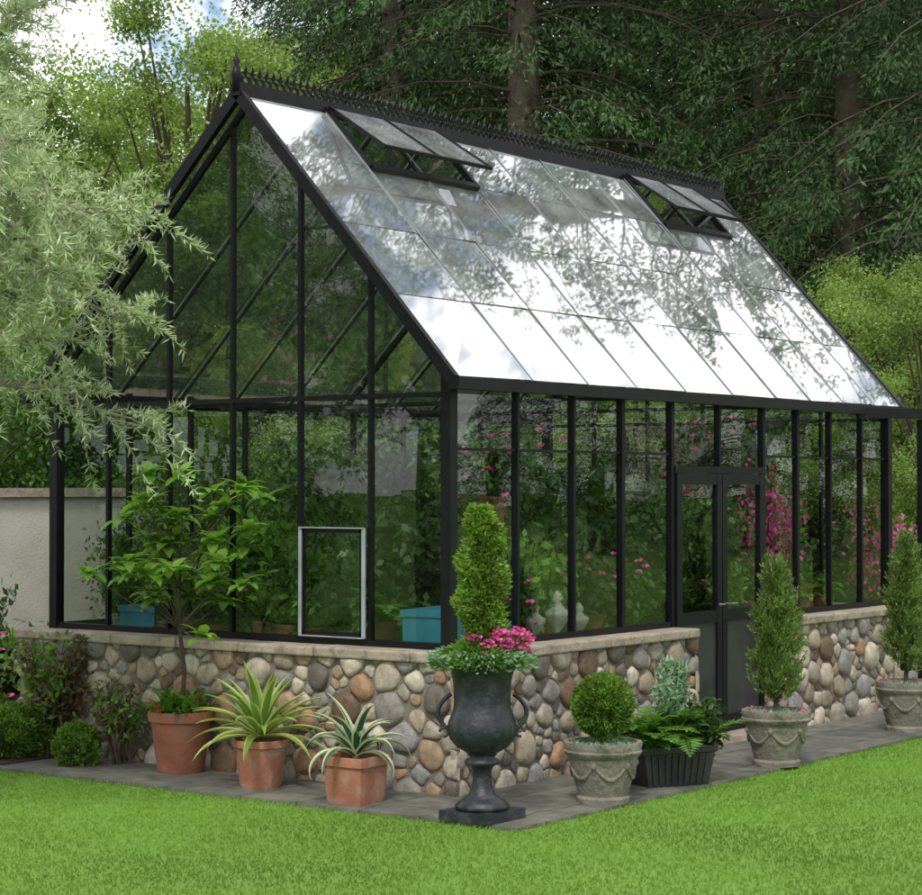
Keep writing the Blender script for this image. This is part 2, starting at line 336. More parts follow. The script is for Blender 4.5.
# --- roof glass
A=Acc();B=Acc()
def roofpt(x,t,side,off=0):
    y0=-ov if side==0 else Wd+ov;n=nf if side==0 else nb
    return np.array([x,y0+(yr-y0)*t,ze+(za-ze)*t+.015])+n*off
xs=[-e]+postx[1:-1]+[Ln+e2];cuts=[0,.27,.52,.77,.985]
vents={(1,3),(2,3),(7,3),(8,3)}
for side in(0,1):
    for i in range(len(xs)-1):
        for j in range(4):
            if side==0 and (i,j) in vents: continue
            a=U(-.004,.004,4)
            q=[roofpt(xs[i]+.006,cuts[j]+.001,side,a[0]+.004),roofpt(xs[i+1]-.006,cuts[j]+.001,side,a[1]+.004),roofpt(xs[i+1]-.006,cuts[j+1],side,a[2]),roofpt(xs[i]+.006,cuts[j+1],side,a[3])]
            A.add((q,np.array([[0,1,2,3]])))
    for x in xs[1:-1]: B.add(bar(roofpt(x,0,side,.007),roofpt(x,.985,side,.007),.006,.007,up=nf if side==0 else nb))
K=Acc()
for i0,i1 in((1,3),(7,9)):
    xa,xb=xs[i0]+.02,xs[i1]-.02;h=roofpt(0,.985,0,.04);sl=roofpt(0,.77,0,.04)-h;ll=np.linalg.norm(sl);sl/=ll
    ang=math.radians(15);c,s=math.cos(ang),math.sin(ang);d=sl*c+nf*s;nn=nf*c-sl*s
    def vp(x,t,off=0): return np.array([x,h[1],h[2]])+d*t*ll*1.05+nn*off
    A.add(([vp(xa,1),vp(xb,1),vp(xb,0),vp(xa,0)],np.array([[0,1,2,3]])))
    K.add(bar(vp(xa,1,.004),vp(xb,1,.004),.02,.025,up=nn));
    for x in(xa,xb,(xa+xb)/2): K.add(bar(vp(x,0,.002),vp(x,1,.002),.018,.022,up=nn))
    for tt in(.765,): K.add(bar(roofpt(xa,tt,0,.01),roofpt(xb,tt,0,.01),.05,.05,up=nf))
    for x in(xa,xb): K.add(bar(roofpt(x,.765,0,.008),roofpt(x,.985,0,.008),.035,.045,up=nf))
    x=(xa+xb)/2+.1;K.add(bar(roofpt(x,.79,0,0),vp(x,.92,-.01),.02,.015,up=(1,0,0)),1)
K.build('roof_vents',[M['black'],M['grey']],GH)
A.build('roof_glass',[M['roofglass']],GH);B.build('glazing_bars',[M['grey']],GH)
A=Acc();g=.012
def pane(q):
    A.add((q,np.array([list(range(len(q)))])))
for i in range(len(postx)-1):
    a,b=postx[i]+g,postx[i+1]-g
    for y,yy in((0,0),(Wd,Wd)):
        if y==0 and i in(4,5): pane([(a,U(-.002,.002),2.04),(b,U(-.002,.002),2.04),(b,0,ze-.04),(a,0,ze-.04)]);continue
        for z0,z1 in((zs+.03,2.125),(2.135,ze-.04)):
            w=U(-.004,.004,4);pane([(a,y+w[0],z0),(b,y+w[1],z0),(b,y+w[2],z1),(a,y+w[3],z1)])
for x in(0,Ln):
    for i in range(6):
        a,b=posty[i]+g,posty[i+1]-g;w=U(-.004,.004,4)
        pane([(x+w[0],a,zs+.03),(x+w[1],b,zs+.03),(x+w[2],b,ze-.11),(x+w[3],a,ze-.11)])
        top=[(x,b,rz(b)-.06),(x,a,rz(a)-.06)]
        if a<yr<b: top.insert(1,(x,yr,rz(yr)-.06))
        pane([(x,a,ze-.07),(x,b,ze-.07)]+top)
A.build('wall_glass',[M['glass']],GH)
A=Acc();y0,y1=.65,1.18;z0,z1=zs+.05,zs+.75
for p,q in(((-.04,y0,z0),(-.04,y0,z1)),((-.04,y1,z0),(-.04,y1,z1))): A.add(bar(p,q,.008,.03,up=(0,1,0)))
for z in(z0,z1): A.add(bar((-.041,y0-.004,z),(-.041,y1+.004,z),.028,.008))
for p,q in(((-.03,y0+.02,z0),(-.03,y0+.02,z1)),((-.03,y1-.02,z0),(-.03,y1-.02,z1)),((-.03,y0,z1-.02),(-.03,y1,z1-.02)),((-.03,y0,z0+.02),(-.03,y1,z0+.02))): A.add(bar(p,q,.024,.024,up=(1,0,0)),2)
A.add(([(-.038,y0,z0),(-.038,y1,z0),(-.034,y1,z1),(-.034,y0,z1)],np.array([[0,1,2,3]])),1)
A.build('opening_window',[M['white'],M['glass'],M['black']],GH)
A=Acc();z0,z1=.07,1.99
for a,b,hx in((2.70,3.355,3.31),(3.365,4.02,3.41)):
    y=-.02
    for x in(a+.035,b-.035): A.add(box((x-.035,y-.022,z0),(x+.035,y+.022,z1)))
    for z,h in((z0+.06,.12),(.93,.09),(z1-.04,.08)): A.add(box((a+.07,y-.020,z-h/2),(b-.07,y+.020,z+h/2)))
    A.add(([(a+.06,y,.97),(b-.06,y+.003,.97),(b-.06,y,1.96),(a+.06,y,1.96)],np.array([[0,1,2,3]])),1)
    A.add(box((a+.06,y-.006,.15),(b-.06,y+.006,.90)),2)
    A.add(tube([(hx,y-.02,1.02),(hx,y-.07,1.02),(hx+(-.09 if hx<3.35 else .09),y-.07,1.02)],.007,6),3)
A.build('double_door',[M['black'],M['glass'],M['dpanel'],M['grey']],GH)
A=Acc();A.add(box((2.672,-.25,-.02),(4.048,.1,.06)));A.build('door_step',[M['sill']],GH)
A=Acc();A.add(box((.1,.1,.01),(Ln-.1,Wd-.1,.035)));A.build('floor',[M['floor']],GH)
# ------------------------------------------------------------------ ground
def plane(name,x0,y0,x1,y1,z,mat):
    return Acc().add(([(x0,y0,z),(x1,y0,z),(x1,y1,z),(x0,y1,z)],np.array([[0,1,2,3]]))).build(name,[mat])
def lawn_mat():
    m,nt,out=base_mat('lawn_grass');b=N(nt,'ShaderNodeBsdfPrincipled');tc=N(nt,'ShaderNodeTexCoord').outputs['Object']
    n=noise(nt,.35,4,.6,tc);c=ramp(nt,n.outputs['Fac'],[(.3,(.10,.195,.03)),(.7,(.135,.25,.038))])
    nt.links.new(c,b.inputs['Base Color']);b.inputs['Roughness'].default_value=.8;b.inputs['Specular IOR Level'].default_value=.2
    nt.links.new(b.outputs[0],out.inputs[0]);return m
M['lawn']=lawn_mat()
M['blade']=fmat('grass_blades',(.125,.24,.033),(.17,.305,.05),.38,.6,.5,(.68,1.18),spec=.12)
plane('ground',-300,-300,300,300,0,M['lawn'])
patio=Acc().add(box((-.95,-1.17,-.05),(9.5,3.1,.022))).build('patio',[M['patio']])
Acc().add(box((-.97,3.104,-.05),(9.5,6.2,.03))).build('planting_bed',[M['soil']])
n=380000;P=np.stack([U(-5.5,9,n),U(-5.5,6.5,n)],1)
ang=P-np.array([-10.42,-7.78]);F2=np.array([.805,.593]);R2=np.array([.593,-.805]);z_=ang@F2;l_=ang@R2
k=(np.abs(l_)<z_*.22+1.2)&(z_>8.6)&((P[:,0]<-.93+.02*rng.normal(size=n))|(P[:,1]<-1.15+.02*rng.normal(size=n)))
P=P[k];P=P[:280000];P3=np.c_[P,np.zeros(len(P))];D=rng.normal(size=(len(P),3))*.5+np.array([0,0,.9])
D[:,2]=np.abs(D[:,2])
Acc().add(leaves(P3,D,U(.018,.032,len(P)),U(.006,.010,len(P)))).build('lawn_grass',[M['blade']])
# ------------------------------------------------------------------ potted things
def pot_round(r,h,mat_i=0,rim=.05):
    return [(0.001,0),(r*.68,0),(r*.72,.02),(r*.9,h-rim-.02),(r*.92,h-rim),(r*.99,h-rim+.006),(r,h-.012),(r*.985,h),(r*.9,h),(r*.88,h-.05),(0.001,h-.045)]
def add_pot(par,prof,mat,n=40,**kw):
    V,F=lathe(prof,n,**kw);A=Acc();k=(len(prof)-2)*n
    A.add((V,F[:k]),0,True);A.add((V,F[k:]),1,True);ob=A.build('pot',[mat,M['soil']],par)
    m=ob.modifiers.new('es','EDGE_SPLIT');m.split_angle=math.radians(40)
    return ob
E=empty('potted_agave',(-.60,1.02,.022),.3);add_pot(E,pot_round(.18,.30),M['terra2'])
A=Acc()
for i in range(42):
    az=i*2.4+U(-.15,.15);t=i/42;el=.1+1.25*t+U(-.08,.08);V,Fc,Fe=strap((0.02*math.cos(az),.02*math.sin(az),.30+.05*t),az,el,.50*U(.85,1.1)*(1-.1*t),.066,1.3*(1-t*.6),12,.3,.14);A.add((V,Fc),0,True);A.add((V,Fe),1,True)
A.build('agave',[M['agave_c'],M['agave_e']],E)
E=empty('potted_variegated_agave',(-.74,.14,.022),.05)
h=.28;r=.142
add_pot(E,[(0.001,0),(r*.86,0),(r*.9,.02),(r,h-.075),(r*1.0,h-.06),(r*1.1,h-.055),(r*1.12,h-.01),(r*1.1,h),(r*.98,h),(r*.96,h-.04),(.001,h-.035)],M['terra2'],48,sq=14)
A=Acc()
for i in range(22):
    az=i*2.4+U(-.2,.2);t=i/22;el=.5+1.0*t+U(-.1,.1);V,Fc,Fe=strap((0,0,h-.02),az,el,.42*U(.8,1.1),.068,2.3*(1-t*.75)+U(0,.6),14,.3,.16);A.add((V,Fc),0,True);A.add((V,Fe),1,True)
A.build('variegated_agave',[M['vag_c'],M['vag_e']],E)
E=empty('potted_citrus_tree',(-.38,1.92,.022),.5);add_pot(E,pot_round(.215,.40,rim=.07),M['terra'])
A=Acc();tips=[]
tr=np.array([(0,0,.38),(.02,-.02,.65),(-.04,.0,.95),(.03,.02,1.2),(.0,0.0,1.4)]);A.add(tube(tr,[.018,.015,.013,.011,.009],7),0,True)
for i in range(32):
    az=i*2.4;s=tr[random.choice([2,3,3,4,4])];rr=U(.2,.62);top=s+np.array([math.cos(az)*rr,math.sin(az)*rr,U(.1,.68)-(rr*.3)]);mid=(s+top)/2+np.array([0,0,-.03])
    A.add(tube([s,mid,top],[.007,.005,.003],5),0);tips.append(top)
    if i%2: tips.append(mid+np.array([0,0,.05]))
for tp in tips:
    m=13;az0=U(0,6.28)
    for j in range(m):
        az=az0+j*2.4;V,Fc,Fe=strap(tp+rdir(1)[0]*.02,az,U(-.35,.75),U(.10,.18),.085,U(.5,1.2),5,.10,.25);A.add((V,np.concatenate([Fc,Fe])),1,True)
A.build('citrus_tree',[M['bark'],M['citrus']],E)
A=Acc()
for i in range(170):
    az=U(0,6.28);b=(U(-.15,.15),U(-.15,.15),.38);V,Fc,Fe=strap(b,az,U(.3,1.3),U(.08,.28),.045,1.2,5,.15,.25);A.add((V,np.concatenate([Fc,Fe])),0 if i%10 else 1,True)
A.build('underplanting',[M['fern'],M['red']],E)
def blob(acc,c,rad,n,L,W,m=0,inner=None,updir=0.3,jit=.06,core=1,bump=.08,shape=None):
    d=rdir(n);rr=np.array(rad)
    bm=1+bump*np.sin(d[:,0]*9+c[0]*7)*np.sin(d[:,1]*8+2)*np.sin(d[:,2]*9+1)
    P=np.array(c)+d*rr*(bm*(1-np.abs(rng.normal(size=n))*jit))[:,None]
    D=d+rng.normal(size=(n,3))*.5+np.array([0,0,updir]);acc.add(leaves(P,D,U(L*.7,L*1.3,n),U(W*.8,W*1.2,n)),m)
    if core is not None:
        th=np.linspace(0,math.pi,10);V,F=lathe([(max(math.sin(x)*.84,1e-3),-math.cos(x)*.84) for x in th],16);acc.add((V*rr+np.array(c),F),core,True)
E=empty('flower_urn',(-.80,-.83,.022),.0)
zk=1.10
prof=[(.001,.05),(.150,.05),(.155,.075),(.12,.10),(.075,.13),(.055,.18),(.05,.24),(.065,.27),(.10,.285),(.10,.30),(.07,.315),(.085,.34),(.14,.37),(.175,.41),(.19,.46),(.192,.50),(.165,.56),(.16,.60),(.165,.70),(.18,.76),(.215,.79),(.23,.81),(.225,.83),(.205,.83),(.185,.80),(.175,.77),(.001,.77)]
prof=[(a,b*zk) for a,b in prof]
V,F=lathe(prof,64,flute=(.34*zk,.46*zk,22,.05));A=Acc();A.add((V,F[:-64]),0,True);A.add((V,F[-64:]),1)
A.add(box((-.175,-.175,0),(.175,.175,.056)),0)
for s in(-1,1):
    t=np.linspace(0,1,16);d=np.array([.593,-.805,0])*s;pr=np.array([(.175+.075*math.sin(x*math.pi)**.8,(.45+.19*x)*zk) for x in t])
    pts=[d*p[0]+np.array([0,0,p[1]]) for p in pr]
    A.add(tube(pts,.013,8),0,True)
    cc=[d*(.215+.025*math.cos(x))+np.array([0,0,.445*zk+.025*math.sin(x)]) for x in np.linspace(0,5,12)];A.add(tube(cc,.009,6),0,True)
for i in range(28):
    a=i*2*math.pi/28;A.add(lathe([(.001,-.011),(.011,0),(.001,.011)],8,c=(.222*math.cos(a),.222*math.sin(a),.795*zk)),0,True)
A.build('urn',[M['urn'],M['soil']],E)
A=Acc();n=14000;z=U(0,1,n);a=U(0,6.28,n)
pr=.108*(.45+.75*np.sin(np.clip(z*.95+.08,0,1)*math.pi)**.7)*(1+.16*np.sin(z*19+a)+.15*np.sin(a*3+z*31)*np.sin(z*12+1))*(1-np.abs(rng.normal(size=n))*.2)
P=np.stack([pr*np.cos(a)+.012*np.sin(z*11),pr*np.sin(a),.95+z*.81],1)
A.add(leaves(P,np.stack([np.cos(a),np.sin(a),np.full(n,.5)],1)+rng.normal(size=(n,3))*.6,U(.02,.046,n),U(.011,.018,n)),0)
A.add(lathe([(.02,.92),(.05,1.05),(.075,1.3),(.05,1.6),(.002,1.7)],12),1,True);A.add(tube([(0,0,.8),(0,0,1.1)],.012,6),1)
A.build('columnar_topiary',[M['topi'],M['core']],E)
A=Acc();n=2600
a=U(0,6.28,n);rr=np.sqrt(U(0,1,n))*.27;P=np.stack([rr*np.cos(a),rr*np.sin(a),.88+.10*(1-(rr/.27)**2)*U(.3,1.2,n)],1)
A.add(leaves(P,np.stack([np.cos(a)*.7,np.sin(a)*.7,U(-.2,1,n)],1),U(.03,.06,n),U(.018,.03,n)),0)
n=1700;a=U(0,6.28,n);rr=U(.14,.29,n);P=np.stack([rr*np.cos(a),rr*np.sin(a),.90+.05*U(-1,1,n)],1)
A.add(leaves(P,np.stack([np.cos(a),np.sin(a),U(-.5,.6,n)],1),U(.03,.06,n),U(.01,.02,n)),1)
for i in range(230):
    a=U(0,6.28);r_=.17*math.sqrt(U(0,1));c=np.array([.593,-.805,0])*(.10+r_*math.cos(a)*1.15)+np.array([.805,.593,0])*(r_*math.sin(a)*.8-.03)+np.array([0,0,U(.97,1.09)-r_*.15])
    A.add(tube([c*[.6,.6,1]-[0,0,.12],c],.002,3),0)
    D=np.array([(math.cos(x),math.sin(x),U(.1,.5)) for x in np.arange(6)*1.05]);A.add(leaves(np.repeat(c[None],6,0),D,.024,.02),2)
A.build('geraniums',[M['fern'],M['grey_l'],M['pink']],E)
def planter(E,r,h):
    prof=[(.001,0),(r*.66,0),(r*.68,.03),(r*.62,.045),(r*.66,.07),(r*.8,h*.5),(r*.88,h-.10),(r*.90,h-.085),(r*.98,h-.07),(r,h-.055),(r*.97,h-.045),(r*1.0,h-.02),(r*.99,h),(r*.88,h),(r*.86,h-.04),(.001,h-.03)]
    add_pot(E,prof,M['stonepot'],48)
    A=Acc()
    for i in range(6):
        a0=i*math.pi/3
        pts=[];
        for t in np.linspace(0,1,10):
            a=a0+t*math.pi/3;z=h-.13-.08*math.sin(t*math.pi);rr=r*(.66+(.88-.66)*((z-.07)/(h-.17)))+.001;pts.append((rr*math.cos(a),rr*math.sin(a),z))
        A.add(tube(pts,[.006,.009,.012,.014,.015,.015,.014,.012,.009,.006],7),0,True)
        p=np.array(pts[0]);A.add(lathe([(.001,-.028),(.018,-.012),(.02,0),(.018,.012),(.001,.028)],10,c=p),0,True)
    A.build('garland_relief',[M['stonepot']],E)
E=empty('potted_boxwood_topiary',(.15,-1.03,.022),.3);planter(E,.235,.36)
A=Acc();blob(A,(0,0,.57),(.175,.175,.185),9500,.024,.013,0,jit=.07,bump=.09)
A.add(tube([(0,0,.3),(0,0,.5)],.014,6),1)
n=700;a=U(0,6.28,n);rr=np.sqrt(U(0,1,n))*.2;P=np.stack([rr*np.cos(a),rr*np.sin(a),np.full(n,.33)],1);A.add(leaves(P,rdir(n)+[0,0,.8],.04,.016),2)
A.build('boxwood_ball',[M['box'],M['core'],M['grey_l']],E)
def cypress(E,z0,z1,r,n=10000):
    A=Acc()
    S=330;z=U(0,1,S)**.85;a=U(0,6.28,S);pr=r*(.75+.4*np.sin(np.clip(z*1.1+.15,0,1)*math.pi)**.6)*(1-z**6*.5)*U(.5,1.2,S)
    m=n*2//S
    for i in range(S):
        b=np.array([pr[i]*.55*math.cos(a[i]),pr[i]*.55*math.sin(a[i]),z0+z[i]*(z1-z0)*.93]);tip=np.array([pr[i]*1.1*math.cos(a[i]+.2),pr[i]*1.1*math.sin(a[i]+.2),b[2]+U(.06,.16)])
        tt=U(0,1,m)[:,None];P=b+(tip-b)*tt+rng.normal(size=(m,3))*.011;A.add(leaves(P,norm(tip-b)+rng.normal(size=(m,3))*.35,U(.022,.045,m),U(.006,.011,m)),0)
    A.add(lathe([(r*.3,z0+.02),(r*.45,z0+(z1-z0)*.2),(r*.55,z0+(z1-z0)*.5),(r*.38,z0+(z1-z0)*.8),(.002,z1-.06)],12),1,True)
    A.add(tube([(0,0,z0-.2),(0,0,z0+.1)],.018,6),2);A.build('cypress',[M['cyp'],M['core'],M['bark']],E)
    A=Acc();m=900;a=U(0,6.28,m);rr=np.sqrt(U(0,1,m))*.2;A.add(leaves(np.stack([rr*np.cos(a),rr*np.sin(a),np.full(m,z0-.1)],1),rdir(m)+[0,0,.6],.05,.02),0)
    k=U(0,6.28,40);A.add(leaves(np.stack([.19*np.cos(k),.19*np.sin(k),np.full(40,z0-.06)],1),rdir(40)+[0,0,.6],.02,.018),1);A.build('trailing_plants',[M['grey_l'],M['pink']],E)
E=empty('potted_cypress',(2.24,-1.08,.022),.3);planter(E,.235,.37);cypress(E,.43,1.34,.135)
E=empty('potted_cypress',(4.60,-.95,.022),.9);planter(E,.235,.38);cypress(E,.44,1.45,.135)
E=empty('fern_planter',(1.02,-.97,.022),-.5)
A=Acc();L2,w2,h2=.26,.14,.25
def rr4(s,z): return [(-L2*s,-w2*s,z),(L2*s,-w2*s,z),(L2*s,w2*s,z),(-L2*s,w2*s,z)]
lev=[(.82,0),(.84,.02),(.97,h2-.045),(1.03,h2-.04),(1.05,h2-.01),(1.03,h2),(.93,h2),(.92,h2-.03)]
V=sum([rr4(s,z) for s,z in lev],[]);F=[(i*4+j,i*4+(j+1)%4,i*4+4+(j+1)%4,i*4+4+j) for i in range(len(lev)-1) for j in range(4)]
A.add((V,F));A.add((rr4(.92,h2-.03),[(0,1,2,3)]),1)
for x in np.linspace(-.2,.2,9):
    for s in(-1,1): A.add(bar((x*.88,s*w2*.86,.02),(x,s*w2*.98,h2-.05),.02,.012,up=(0,1,0)))
A.build('trough',[M['trough'],M['soil']],E)
A=Acc()
for i in range(90): frond(A,(U(-.24,.15),U(-.1,.1),h2-.03),U(0,6.28),U(.28,.48),U(.8,1.5),U(1.0,2.0),.28,20,0,0)
for i in range(36):
    c=np.array([U(-.04,.12),U(-.05,.09),h2]);hh=U(.3,.56);A.add(tube([c,c+[U(-.04,.04),U(-.04,.04),hh]],.004,4),1)
    n=50;zz=U(.25,1,n);P=c+np.stack([np.zeros(n),np.zeros(n),zz*hh],1);A.add(leaves(P,rdir(n)+[0,0,.3],U(.04,.08,n),U(.014,.024,n)),1)
n=1100;P=np.array([.2,0,h2+.1])+rng.normal(size=(n,3))*[.07,.07,.07];A.add(leaves(P,rdir(n),U(.04,.07,n),U(.025,.04,n)),2)
A.build('ferns',[M['fern'],M['grey_l'],M['dark']],E)
# ------------------------------------------------------------------ garden shrubs at left
def at(lat,ahead): return (-10.42+.805*ahead+.593*lat,-7.78+.593*ahead-.805*lat)
def mound(name,loc,rad,mat,n,L=.03,W=.016,bump=.2):
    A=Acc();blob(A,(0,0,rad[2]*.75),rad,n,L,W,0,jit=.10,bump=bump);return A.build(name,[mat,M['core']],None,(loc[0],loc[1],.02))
mound('boxwood_shrub',(-.45,3.45),(.40,.3,.2),M['box'],16000)
mound('boxwood_shrub',(-.55,2.72),(.15,.15,.16),M['box'],6000,.026)
mound('boxwood_shrub',(-.3,4.2),(.4,.4,.22),M['box'],14000)
def sparse_shrub(name,loc,h,r,mats,nst,leafL,leafW,nl=70):
    A=Acc()
    for i in range(nst):
        a=U(0,6.28);q=U(.2,1)*r;p0=np.array([U(-.06,.06),U(-.06,.06),0]);p2=np.array([q*math.cos(a),q*math.sin(a),h*U(.6,1)]);p1=(p0+p2)/2+[0,0,h*.15]
        t=np.linspace(0,1,8)[:,None];pts=(1-t)**2*p0+2*t*(1-t)*p1+t*t*p2;A.add(tube(pts,np.linspace(.009,.003,8),4),0)
        n=nl;tt=U(.35,1,n)[:,None];P=(1-tt)**2*p0+2*tt*(1-tt)*p1+tt*tt*p2+rng.normal(size=(n,3))*.04
        A.add(leaves(P,rdir(n)+[0,0,.1],U(leafL*.6,leafL*1.2,n),U(leafW*.8,leafW*1.2,n)),1+i%(len(mats)-1))
    return A.build(name,mats,None,(loc[0],loc[1],.02))
sparse_shrub('garden_shrub',(-.35,3.2),.85,.38,[M['bark'],M['fern'],M['purp']],20,.07,.03)
sparse_shrub('garden_shrub',(-.1,4.3),1.2,.5,[M['bark'],M['fern'],M['dark']],18,.09,.035,60)
sparse_shrub('garden_shrub',(-.36,2.5),.6,.25,[M['bark'],M['fern'],M['purp']],14,.06,.025,40)
E=empty('brick_edging');A=Acc()
for i in range(12):
    for j in range(2): A.add(box((.2+j*.004,3.9+i*.225+(j*.11),.03+j*.07),(.31,4.115+i*.225+(j*.11),.095+j*.07)))
A.build('bricks',[M['brick']],E)
A=Acc();A.add(box((.2,6.6,0),(4.6,6.8,1.80)));A.add(box((.15,6.55,1.80),(4.65,6.85,1.88)),1);A.build('garden_wall',[M['stucco'],M['sill']])
# ------------------------------------------------------------------ trees
def silver_tree(name,loc):
    A=Acc();tk=np.array([(0,0,0),(.05,.02,1.2),(-.02,.05,2.2),(.02,0,2.9)]);A.add(tube(tk,[.13,.11,.09,.07],10),0,True)
    limbs=[]
    for i in range(54):
        az=i*2.4;el=U(-.25,1.25);l=U(1.05,1.6)*(1.12-.12*el);s=tk[2]+[0,0,U(-.7,1.1)]
        d=np.array([math.cos(az)*math.cos(el),math.sin(az)*math.cos(el),math.sin(el)]);t=np.linspace(0,1,9)[:,None]
        pts=s+d*l*t+np.array([0,0,.4])*t-np.array([0,0,.7])*t**2+rng.normal(size=(9,3))*.03*t;A.add(tube(pts,np.linspace(.03,.004,9),5),0);limbs.append(pts)
    for pts in limbs:
        for j in range(30):
            k=U(2.2,7.9);i=int(k);p=pts[i]+(pts[i+1]-pts[i])*(k-i) if i<8 else pts[8]
            d=norm(rdir(1)[0]*.9+norm(pts[-1]-pts[0])*.7+[0,0,.35]);l=U(.25,.55);t=np.linspace(0,1,7)[:,None];tw=p+d*l*t-np.array([0,0,l*.45])*t**2
            A.add(tube(tw,np.linspace(.004,.001,7),3),0)
            n=60;tt=U(.08,1,n)[:,None];P=p+d*l*tt-np.array([0,0,l*.45])*tt**2
            A.add(leaves(P,d*.5+rdir(n)*.75+[0,0,-.1],U(.045,.08,n),U(.008,.012,n)),1)
    return A.build(name,[M['bark_l'],M['silver']],None,loc)
x,y=at(-3.22,12.2);silver_tree('willow_leaf_pear_tree',(x,y,.66)) 
def mk_conifer(seed,H=19,base=1.5,R=3.2,dens=120,droop=.45,step=.36,nb_=6):
    A=Acc();A.add(tube([(0,0,0),(.05,0,H*.3),(0,.05,H*.6),(0,0,H)],[.30,.24,.15,.02],9),0,True)
    z=base
    while z<H-.3:
        f=(z-base)/(H-base);zf=1. if z<12 else .7
        for b in range(nb_):
            az=U(0,6.28);l=R*(1-f)**.75*U(.6,1.1)+.25;o_=np.array([math.cos(az),math.sin(az),0]);s=np.array([-o_[1],o_[0],0]);zz=z+U(-.2,.2)
            t=np.linspace(0,1,5)[:,None];br=np.array([0,0,zz])+o_*l*t+np.array([0,0,1])*(.25*l*t-droop*1.3*l*t*t);A.add(tube(br,np.linspace(.03,.005,5)*(1-f*.6),4),0)
            n=int(l*dens*zf)+10;tt=np.sqrt(U(.01,1,n))[:,None];sg=U(-1,1,n)[:,None];w=.34*l*(1.05-tt)+.08
            q=np.round(tt*10)/10;tt=q+rng.normal(size=(n,1))*.015
            P=np.array([0,0,zz])+o_*l*tt+np.array([0,0,1])*(.25*l*tt-droop*1.3*l*tt*tt)+s*sg*w-np.array([0,0,1])*(np.abs(sg)*w*.4+U(0,.25,n)[:,None])
            A.add(leaves(P,o_*.45+s*sg*.6+np.array([0,0,-.7])+rng.normal(size=(n,3))*.45,U(.06,.14,n)*(1 if zf==1 else 1.15),U(.02,.04,n)*(1 if zf==1 else 1.15)),1)
        z+=step*U(.8,1.2)
    return A.mesh('conifer',[M['bark'],M['conifer']])
con=[mk_conifer(1),mk_conifer(2,21,1,3.6,115,.35),mk_conifer(3,20,4.0,3.0,120,.55)]
def mk_decid(H,R,mat,nl=46,per=900,leaf=.11,z0=.35,clr=.75,bark='bark_l'):
    A=Acc();A.add(tube([(0,0,0),(.1,0,H*.25),(-.05,.1,H*.55),(0,0,H*.85)],[.2*H/9,.16*H/9,.1*H/9,.03*H/9],8),0,True)
    for i in range(nl):
        d=rdir(1)[0];q=U(.45,1)**.5;c=np.array([d[0]*R*q,d[1]*R*q,H*(z0+1)/2+d[2]*q*H*(1-z0)/2])
        st=np.array([0,0,max(H*.15,c[2]*.55)]);A.add(tube([st,(st+c)/2+[0,0,.15*H/9],c],[.06*H/9,.035*H/9,.01*H/9],4),0)
        n=per;rc=clr*U(.6,1.15);pd=rng.normal(size=(n,3))*rc*np.array([.55,.55,.35]);A.add(leaves(c+pd,rdir(n)+[0,0,-.3],U(leaf*.6,leaf*1.2,n),U(leaf*.4,leaf*.7,n)),1)
    return A.mesh('decid',[M[bark],mat])
dec=[mk_decid(9.0,3.0,M['decid'],56,1000,.085,.25,.62,'bark'),mk_decid(10,2.6,M['decid'],52,950,.085,.25,.6,'bark')]
shr=[mk_decid(3.2,1.8,M['shrubm'],34,700,.08,.05,.6,'bark'),mk_decid(2.4,1.5,M['shrubm'],30,700,.07,.0,.55,'bark')]
inr=[mk_decid(2.3,.62,M['dark'],22,220,.10,.15,.26,'bark'),mk_decid(2.0,.55,M['fern'],20,200,.12,.1,.26,'bark'),mk_decid(2.6,.6,M['dark'],22,220,.09,.2,.28,'bark'),mk_decid(1.7,.5,M['yel'],16,170,.11,.2,.24,'bark')]
def uz(u,Z): return at((u-461)/2097*Z,Z)
for (u,Z,i,s) in ((420,33,0,1),(520,29,1,1),(625,33,0,1.05),(765,30,2,1.1),(850,28,1,.95),(985,26,0,1),(885,33,2,1.1),(700,36,1,1.2),(340,38,1,.85),(395,31,2,.9)):
    x,y=uz(u,Z);put(con[i],'conifer_tree',None,(x,y,-.1),U(0,6.28),s*U(.95,1.05))
E=empty('forest')
for k in range(13):
    u=340+k*60+U(-15,15);Z=U(40,50);x,y=uz(u,Z);put(con[k%3],'conifer_mass',E,(x,y,0),U(0,6.28),U(1.0,1.3))
for k in range(7): put(con[k%2],'conifer_mass',E,(U(38,44),-30+k*4.4,0),U(0,6.28),U(.8,1.0))  # unseen trees on the right, added for dark reflections in front and roof glass
for k in range(3): put(con[k%2],'conifer_mass',E,(U(38,41),6+k*5.,0),U(0,6.28),1.08)  # tall conifers added for the treetops they reflect in the roof glass
for k in range(7): put(con[k%2],'conifer_mass',E,(-12-k*2.3+U(-1,1),14+k*2.4+U(-1,1),0),U(0,6.28),U(.7,.95))  # unseen belt on the left, added so the gable glass reflects less bright sky
for k in range(18):
    u=-60+k*60+U(-15,15);Z=U(24,29);x,y=uz(u,Z);put(shr[k%2],'understorey',E,(x,y,-.1),U(0,6.28),U(.9,1.4))
for k in range(12):
    u=-200+k*46;Z=U(38,48);x,y=uz(u,Z);put(shr[k%2],'understorey',E,(x,y,-.1),U(0,6.28),U(1.6,2.3))
for k in range(8): put(shr[k%2],'garden_hedge_shrub',None,(4.2+k*1.25,5.6+U(-.2,.3),-.1),U(0,6.28),(.62,.62,.75+U(-.1,.1)))
for (u,Z,i,s) in ((40,34,0,.97),(185,31,1,.92),(300,35,0,1.05),(-60,30,1,.9),(380,38,1,1.05),(115,37,0,1.0)):
    x,y=uz(u,Z);put(dec[i],'deciduous_tree',None,(x,y,0),U(0,6.28),s)
